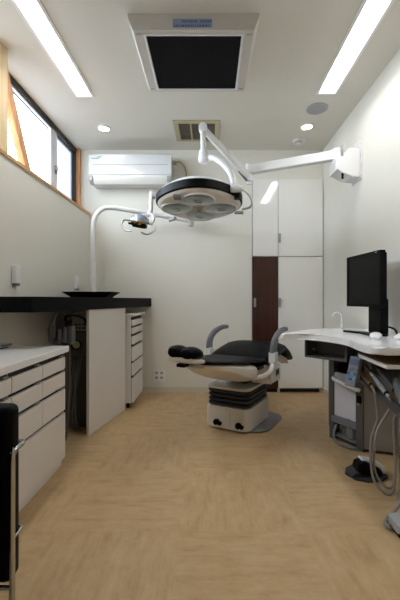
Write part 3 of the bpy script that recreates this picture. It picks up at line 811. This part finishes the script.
# armrests
for s, nm in ((1, 'far'), (-1, 'near')):
    y = s*.262
    b = B()
    tube(b, [(.02, y, .545), (.03, y, .60), (.065, y, .645), (.145, y, .68), (.25, y, .697), (.35, y, .694)], .040, 12, 5, flat=.62, r2=.016)
    ar = obj('armrest', b, M['arm'], t)
    b = B(); box(b, (-.01, y-.026, .475), (.055, y+.026, .555), .008, 3)
    tube(b, [(.02, y, .49), (.0, y, .455), (-.03, y-s*.004, .425), (-.075, y-s*.03, .40), (-.12, y-s*.07, .392), (-.14, y-s*.11, .392)], .02, 10, 5, r2=.014)
    obj('armrest_bracket', b, M['white_p'], ar)

# ------------------------------------------------------------------ desk at right
DT = E-.21; DB = E-.246
front = [(.45, 2.16), (.50, 2.17), (.60, 2.165), (.67, 2.08), (.72, 1.97), (.738, 1.87), (.728, 1.77), (.722, 1.68), (.728, 1.60), (.755, 1.557), (.80, 1.55)]
fc = [(v.x, v.y) for v in catmull([(p[0], p[1], 0) for p in front], 4)]
back = [(XR-.003, 1.55), (XR-.003, 2.55), (1.06, 2.60), (.85, 2.60), (.72, 2.52), (.60, 2.38), (.52, 2.28), (.46, 2.215), (.44, 2.185)]
b = B(); prism(b, fc + back, DB, DT, .010, 3)
obj('desk_top', b, M['deskw'], label='glossy white curved desk top along right wall under monitor', cat='desk')
# open dark box under the left wing
d = Vector((.186, -.19, 0)).normalized(); nrm = Vector((d.y, -d.x, 0))    # nrm points out to the camera side
def dk(s, q, z): p = Vector((.595, 2.20, 0)) + d*s - nrm*q; return (p.x, p.y, z)
def qbox(bm, s0, s1, q0, q1, z0, z1):
    c = [dk(s0, q0, 0), dk(s1, q0, 0), dk(s1, q1, 0), dk(s0, q1, 0)]
    prism(bm, [(p[0], p[1]) for p in c], z0, z1, .0015, 1)
t = thing('under_desk_shelf', 'dark grey open shelf box hanging under left wing of desk', 'shelf', dk(.15, .1, DB-.115))
if nrm.y > 0: nrm = -nrm
b = B()
qbox(b, 0, .27, 0, .12, DB-.112, DB-.100); qbox(b, 0, .012, 0, .12, DB-.100, DB-.012); qbox(b, .258, .27, 0, .12, DB-.100, DB-.012)
qbox(b, 0, .27, 0, .12, DB-.012, DB-.001); qbox(b, .012, .258, .108, .12, DB-.100, DB-.012)
obj('shelf_body', b, M['dgrey'], t)
b = B(); box(b, (.655, 2.23, DB-.072), (.668, 2.236, DB-.064)); box(b, (.645, 2.245, DB-.072), (.652, 2.25, DB-.066)); obj('screw', b, M['steel'], t)

# pull-out board below the desk
t = thing('pull_out_board', 'white edged wooden pull-out board under near end of desk', 'board', (.96, 1.8, E-.308))
b = B(); prism(b, [(.797, 1.57), (XR-.01, 1.57), (XR-.01, 2.02), (.835, 1.95), (.812, 1.88)], E-.291, E-.288, 0); obj('wood_surface', b, M['tray'], t, label='brown wood upper face')
b = B(); prism(b, [(.787, 1.56), (XR-.008, 1.56), (XR-.008, 2.03), (.828, 1.96), (.80, 1.88)], E-.309, E-.291, .003); obj('white_board', b, M['deskw'], t)
b = B(); box(b, (1.10, 1.62, E-.288), (1.12, 2.0, DB-.001)); box(b, (.90, 1.965, E-.288), (1.099, 1.98, DB-.001)); obj('runner', b, M['dgrey'], t)

# treatment unit under the desk
Aq, Bq = Vector((.80, 2.345, 0)), Vector((.93, 2.12, 0))
du = (Bq-Aq).normalized(); nu = Vector((-du.y, du.x, 0))
if nu.y > 0: nu = -nu
def uq(s, q, z=0): p = Aq + du*s - nu*q; return (p.x, p.y, z)
def ubox(bm, s0, s1, q0, q1, z0, z1, bev=.003):
    c = [uq(s0, q0), uq(s1, q0), uq(s1, q1), uq(s0, q1)]
    prism(bm, [(p[0], p[1]) for p in c], z0, z1, bev, 2)
LU = (Bq-Aq).length
t = thing('treatment_unit', 'grey dental unit cabinet with pale door standing under desk', 'dental unit', (.98, 2.32, 0))
b = B(); ubox(b, 0, .035, 0, .06, .005, DB-.002, .006); obj('front_post', b, M['dgrey'], t)
b = B(); ubox(b, LU-.052, LU, -.004, .06, .005, DB-.002, .006); rp = obj('front_post', b, M['dgrey'], t)
b = B()
prism(b, [uq(LU, .004)[:2], (XR-.005, 2.06), (XR-.005, 2.08), uq(LU-.012, .02)[:2]], .02, DB-.002, .002); obj('side_panel', b, M['side'], t, label='taupe flat side panel')
b = B(); prism(b, [uq(.0, .06)[:2], uq(.0, .045)[:2], (.86, 2.54), (XR-.012, 2.54), (XR-.012, 2.525), (.868, 2.525)], .02, DB-.002, .001); obj('rear_panel', b, M['dgrey'], t)
b = B(); ubox(b, .036, LU-.053, .15, .16, .03, DB-.004); obj('inner_panel', b, M['dgrey'], t)
b = B(); ubox(b, .036, LU-.053, .0, .15, .03, .045); obj('bottom_tray', b, M['mgrey'], t)
b = B(); ubox(b, .036, LU-.055, .006, .022, E-.762, E-.475, .006); dr = obj('door', b, M['doorg'], t, label='pale grey door')
b = B(); ubox(b, .020, LU-.05, -.006, .03, E-.805, E-.764, .006); obj('door_sill', b, M['mgrey'], dr)
b = B(); tube(b, [Vector(uq(.045, .01, E-.512)), Vector(uq(.05, -.02, E-.514)), Vector(uq(.13, -.036, E-.528)), Vector(uq(.22, -.03, E-.545)), Vector(uq(LU-.02, -.01, E-.552))], .011, 12, 6, flat=1.2); obj('handle', b, M['white_p'], dr, label='off-white curved handle bar')
b = B(); lathe(b, [(.035, 0), (.042, .005), (.042, .12), (.036, .13)], uq(.15, .045, .046), 22); obj('canister', b, M['mgrey'], t)
b = B(); cyl(b, uq(.07, .07, .046), uq(.07, .07, .13), .022, 14); tube(b, [uq(.05, .03, .125), uq(.10, .02, .13), uq(.16, .03, .12)], .014, 10, 4); obj('pipe', b, M['hose'], t)
b = B(); tube(b, [uq(.04, .02, .10), uq(.055, -.02, .045), uq(.11, -.05, .02), uq(.20, -.04, .016), uq(LU-.03, -.012, .016)], .009, 10, 5); obj('bottom_rim', b, mat('blue_grey_tube', '#72767e', .45), t)
b = B(); ubox(b, .10, .15, .12, .15, E-.42, E-.36); ubox(b, .06, .09, .12, .15, E-.43, E-.39); obj('relay', b, M['black'], t)
b = B(); ubox(b, LU-.04, LU-.012, -.012, 0, E-.63, E-.585, .004); obj('latch', b, M['black'], rp)
b = B(); ubox(b, LU-.032, LU-.018, -.016, -.01, E-.645, E-.63, .002); obj('latch_knob', b, M['chrome'], rp)
# control panel: slab leaning, in front of the right post
pc = Vector((.808, 1.965, 0))
PM = Matrix.Translation((pc.x, pc.y, E-.402)) @ Matrix.Rotation(math.atan2(du.y, du.x), 4, 'Z') @ Matrix.Rotation(math.radians(-18), 4, 'X')
b = B(); box(b, (-.034, -.014, -.085), (.034, .014, .085), .006, 3); xf(b, PM); cp = obj('control_panel', b, M['panelg'], t, label='grey control panel with coloured keys')
b = B(); box(b, (-.028, -.017, .035), (.028, -.012, .068), .002); xf(b, PM); obj('display', b, mat('lcd_blue_grey', '#56627e', .3), cp)
for i, (x, z, mm) in enumerate(((-.02, .012, 'mgrey'), (0, .012, 'mgrey'), (.02, .012, 'mgrey'), (-.02, -.015, 'blue'), (0, -.015, 'cyan'), (.02, -.015, 'blue'), (-.02, -.045, 'cyan'), (0, -.045, 'blue'), (.02, -.045, 'cyan'))):
    b = B(); box(b, (x-.007, -.018, z-.007), (x+.007, -.012, z+.007), .002); xf(b, PM); obj('key', b, M[mm], cp)
b = B(); cyl(b, (.822, 1.98, E-.405), (.895, 2.125, E-.405), .018, 12); obj('panel_mount', b, M['dgrey'], t)
# bar of handpiece holders reaching to the front
bar0, bar1 = Vector((.905, 2.115, E-.470)), Vector((.915, 1.50, E-.560))
b = B(); beam(b, bar0, bar1, .022, .016, .03, .018); hb = obj('holder_bar', b, M['dgrey'], t)
b = B(); beam(b, Vector((1.02, 2.12, E-.40)), Vector((1.03, 1.60, E-.50)), .09, .012, .09, .012); obj('holder_tray', b, M['mgrey'], hb)
b = B(); cyl(b, (.955, 2.12, E-.36), (.945, 2.05, E-.42), .01, 10); obj('light_rod', b, M['lgrey'], t)

def handpiece(name, label, p, q, r, m, hosepts, hr_=.0062, hm='hose', tipm='steel', tl=.03):
    p, q = Vector(p), Vector(q)
    t = thing(name, label, 'dental handpiece', tuple(q), group='handpieces in the holder')
    b = B(); dd = (q-p)
    rings = []
    for (f, k) in ((0, .35), (.04, .7), (.12, .8), (.5, 1), (.85, 1), (1, .7)):
        rings.append((p + dd*f, r*k))
    for (a, c) in zip(rings, rings[1:]): pass
    s = dd.normalized(); u = s.cross(Vector((0, 0, 1))).normalized(); w = u.cross(s)
    loft(b, [[c + u*(math.cos(2*PI*k/14)*rr) + w*(math.sin(2*PI*k/14)*rr) for k in range(14)] for (c, rr) in rings])
    obj('handle', b, m, t)
    b = B(); tube(b, [p - s*tl, p - s*tl*.6, p + s*.012], r*.45, 12, r2=r*.72); obj('tip', b, M[tipm], t)
    b = B(); cyl(b, q - s*.035, q - s*.02, r*1.06, 14); obj('collar', b, M['black'], t)
    if hosepts:
        b = B(); tube(b, [q - s*.01] + hosepts, hr_, 8, 6); obj('hose', b, M[hm], t)
    return t
handpiece('handpiece', 'thin tan handpiece, leftmost in the holder by control panel', (.875, 2.04, E-.415), (.868, 1.86, E-.468), .011, M['tan'],
          [(.868, 1.84, E-.50), (.87, 1.82, E-.62), (.80, 1.74, .22), (.79, 1.70, .07), (.825, 1.66, .012), (.87, 1.66, .02), (.90, 1.70, .12), (.925, 1.76, .30), (.99, 1.83, .42)])
handpiece('handpiece', 'pale syringe-shaped handpiece with white tip in holder', (.90, 1.935, E-.418), (.905, 1.765, E-.492), .0135, M['hgrey'],
          [(.905, 1.75, E-.53), (.87, 1.775, E-.62), (.822, 1.735, .25), (.805, 1.715, .10), (.84, 1.685, .03), (.885, 1.685, .035), (.915, 1.72, .15), (.94, 1.77, .32), (.985, 1.79, .41)], tipm='white_p')
handpiece('handpiece', 'mid grey handpiece between white tipped one and wide holder', (.945, 1.95, E-.400), (.945, 1.76, E-.475), .014, M['dgrey'],
          [(.945, 1.74, E-.53), (.94, 1.735, .25), (.93, 1.71, .10), (.90, 1.655, .03), (.865, 1.61, .012), (.90, 1.57, .012)])
handpiece('suction_wand', 'wide grey suction handle at the right frame edge', (.975, 1.82, E-.43), (.93, 1.62, E-.50), .036, M['mgrey'],
          [(.93, 1.60, E-.54), (.925, 1.58, .30), (.90, 1.54, .16), (.80, 1.49, .05), (.735, 1.455, .013), (.715, 1.42, .011), (.722, 1.395, .02)], .008, 'hose')

# foot pedal
t = thing('foot_pedal', 'black foot pedal with white side cover on floor under desk', 'foot pedal', (.82, 1.88, 0))
b = B(); prism(b, [(.715, 1.855), (.745, 1.79), (.80, 1.765), (.87, 1.775), (.92, 1.81), (.94, 1.87), (.92, 1.92), (.80, 1.935), (.74, 1.91)], 0, .014, .004); obj('base_plate', b, M['rubber'], t)
b = B(); prism(b, [(.728, .014), (.80, .014), (.80, .048), (.785, .05), (.735, .024)], 1.80, 1.89, .005, axis='Y'); obj('tread', b, M['rubber'], t)
b = B(); prism(b, [(.765, .014), (.888, .014), (.888, .045), (.85, .068), (.79, .082), (.768, .074), (.76, .045)], 1.80, 1.88, .012, 3, axis='Y'); obj('pedal_body', b, M['black'], t)
b = B(); prism(b, [(.795, .083), (.858, .070), (.892, .045), (.905, .014), (.925, .014), (.915, .05), (.870, .077), (.80, .091)], 1.83, 1.885, .004, axis='Y'); obj('side_cover', b, M['white_p'], t, label='white cover')

# grey box on the floor at the hose end
t = thing('floor_switch', 'small grey box on floor at cable end by right frame edge', 'floor switch', (.78, 1.40, 0))
b = B(); prism(b, rrect(.728, 1.345, .83, 1.44, .015), .018, .05, .006, 3); obj('casing', b, M['lgrey'], t)
b = B(); prism(b, rrect(.735, 1.352, .823, 1.433, .012), 0, .018, .002); obj('foot_pad', b, M['black'], t)

# ------------------------------------------------------------------ on the desk
t = thing('computer_monitor', 'black flat computer monitor turned sideways on white desk', 'monitor', (1.0, 2.16, DT))
MZ0, MZ1 = E-.042, E+.285
m0, m1 = Vector((.922, 2.36)), Vector((.962, 1.975))
dm = (m1-m0).normalized(); nm = Vector((dm.y, -dm.x)); 
if nm.x > 0: nm = -nm
def mq(s, q): p = m0 + dm*s - nm*q; return (p.x, p.y)
LM = (m1-m0).length
def mbox(bm, s0, s1, q0, q1, z0, z1, bev=.003): prism(bm, [mq(s0, q0), mq(s1, q0), mq(s1, q1), mq(s0, q1)], z0, z1, bev, 2)
b = B()
w = .017
mbox(b, 0, w, 0, .03, MZ0, MZ1); mbox(b, LM-w, LM, 0, .03, MZ0, MZ1); mbox(b, w, LM-w, 0, .03, MZ0, MZ0+.022, .001); mbox(b, w, LM-w, 0, .03, MZ1-w, MZ1, .001)
bz = obj('bezel', b, M['black'], t)
b = B(); mbox(b, w, LM-w, .004, .025, MZ0+.022, MZ1-w, 0); obj('screen', b, M['screen'], t)
b = B(); mbox(b, .006, LM-.006, .03, .042, MZ0+.012, MZ1-.012, .004); mbox(b, .06, LM-.03, .042, .058, MZ0+.03, MZ1-.02, .006); obj('back_shell', b, M['black'], t)
b = B(); mbox(b, LM-.055, LM-.035, -.001, .004, MZ1-.011, MZ1-.007, 0); obj('brand_mark', b, M['lgrey'], bz)
b = B(); mbox(b, LM*.5-.0, LM*.5+.125, .042, .092, DT+.01, MZ0+.05, .008); nk = obj('stand_neck', b, M['black'], t)
b = B()
prism(b, [mq(.02, -.03), mq(.04, -.045), mq(LM*.5, -.005), mq(LM-.04, -.03), mq(LM-.03, .06), mq(LM*.5+.1, .11), mq(LM*.5, .11), mq(LM*.5-.04, .04)], DT, DT+.010, .004); obj('stand_base', b, M['black'], t)
b = B(); tube(b, [mq(LM*.5+.05, .085)+(DT+.06,), mq(LM*.5+.16, .10)+(DT+.045,), mq(LM*.5+.21, .09)+(DT+.02,), mq(LM*.5+.20, .115)+(DT+.007,)], .006, 8, 5); obj('cable', b, M['black'], t)

def mouse(x, y, rot, label):
    t = thing('computer_mouse', label, 'mouse', (x, y, DT), rot, local=True)
    b = B(); loft(b, [sect(-.058, .012, .0, .010, 16, 2), sect(-.052, .024, 0, .020, 16, 2.2), sect(-.025, .030, 0, .034, 16, 2.2), sect(.005, .031, 0, .036, 16, 2.2), sect(.035, .028, 0, .027, 16, 2.2), sect(.054, .02, 0, .013, 16, 2.2), sect(.058, .01, .002, .008, 16, 2)])
    obj('mouse_shell', b, M['white_p'], t)
    b = B(); lathe(b, [(.002, -.004), (.008, -.004), (.008, .004), (.002, .004)], (.032, 0, .024), 14, 'Y'); obj('scroll_wheel', b, M['mgrey'], t)
mouse(.90, 1.90, math.radians(62), 'white computer mouse on desk in front of monitor stand')
mouse(1.035, 1.86, math.radians(15), 'white computer mouse at the right frame edge')

t = thing('water_tap', 'small white gooseneck tap at back edge of desk', 'tap', (.965, 2.57, DT))
b = B(); lathe(b, [(.016, 0), (.016, .012), (.009, .016), (.009, .05), (.006, .055)], (.965, 2.57, DT), 16); obj('tap_base', b, M['white_p'], t)
b = B(); tube(b, [(.965, 2.57, DT+.04), (.965, 2.57, DT+.085), (.955, 2.57, DT+.112), (.93, 2.57, DT+.12), (.905, 2.57, DT+.108), (.898, 2.57, DT+.085)], .0058, 10, 5); obj('spout', b, M['white_p'], t)

# ------------------------------------------------------------------ camera, world, view
cam = bpy.data.cameras.new('camera'); co = bpy.data.objects.new('camera', cam); COL.objects.link(co)
co.location = (0, 0, E); co.rotation_euler = (PI/2, 0, 0)
cam.sensor_fit = 'VERTICAL'; cam.sensor_height = 36; cam.sensor_width = 24
cam.lens = 36 * 350/600
cam.shift_x = -10/600
cam.clip_start = .02
S.camera = co

w = bpy.data.worlds.new('world'); S.world = w; w.use_nodes = True
bg = w.node_tree.nodes['Background']
bg.inputs[0].default_value = (.80, .89, 1, 1); bg.inputs[1].default_value = 16.0
# sampling portal for the sky at the window
pl = bpy.data.lights.new('window_portal', 'AREA'); pl.shape = 'RECTANGLE'; pl.size = wy1-wy0; pl.size_y = wz1-wz0
pl.cycles.is_portal = True
po = bpy.data.objects.new('window_portal', pl); COL.objects.link(po)
po.location = (-1.44, (wy0+wy1)/2, (wz0+wz1)/2); po.rotation_euler = (PI/2, 0, -PI/2)

S.view_settings.view_transform = 'Standard'; S.view_settings.look = 'None'
S.view_settings.gamma = 1; S.view_settings.use_curve_mapping = False
S.view_settings.exposure = 0.2
S.cycles.use_denoising = True
S.cycles.max_bounces = 10; S.cycles.diffuse_bounces = 6; S.cycles.transparent_max_bounces = 12
S.cycles.sample_clamp_indirect = 6
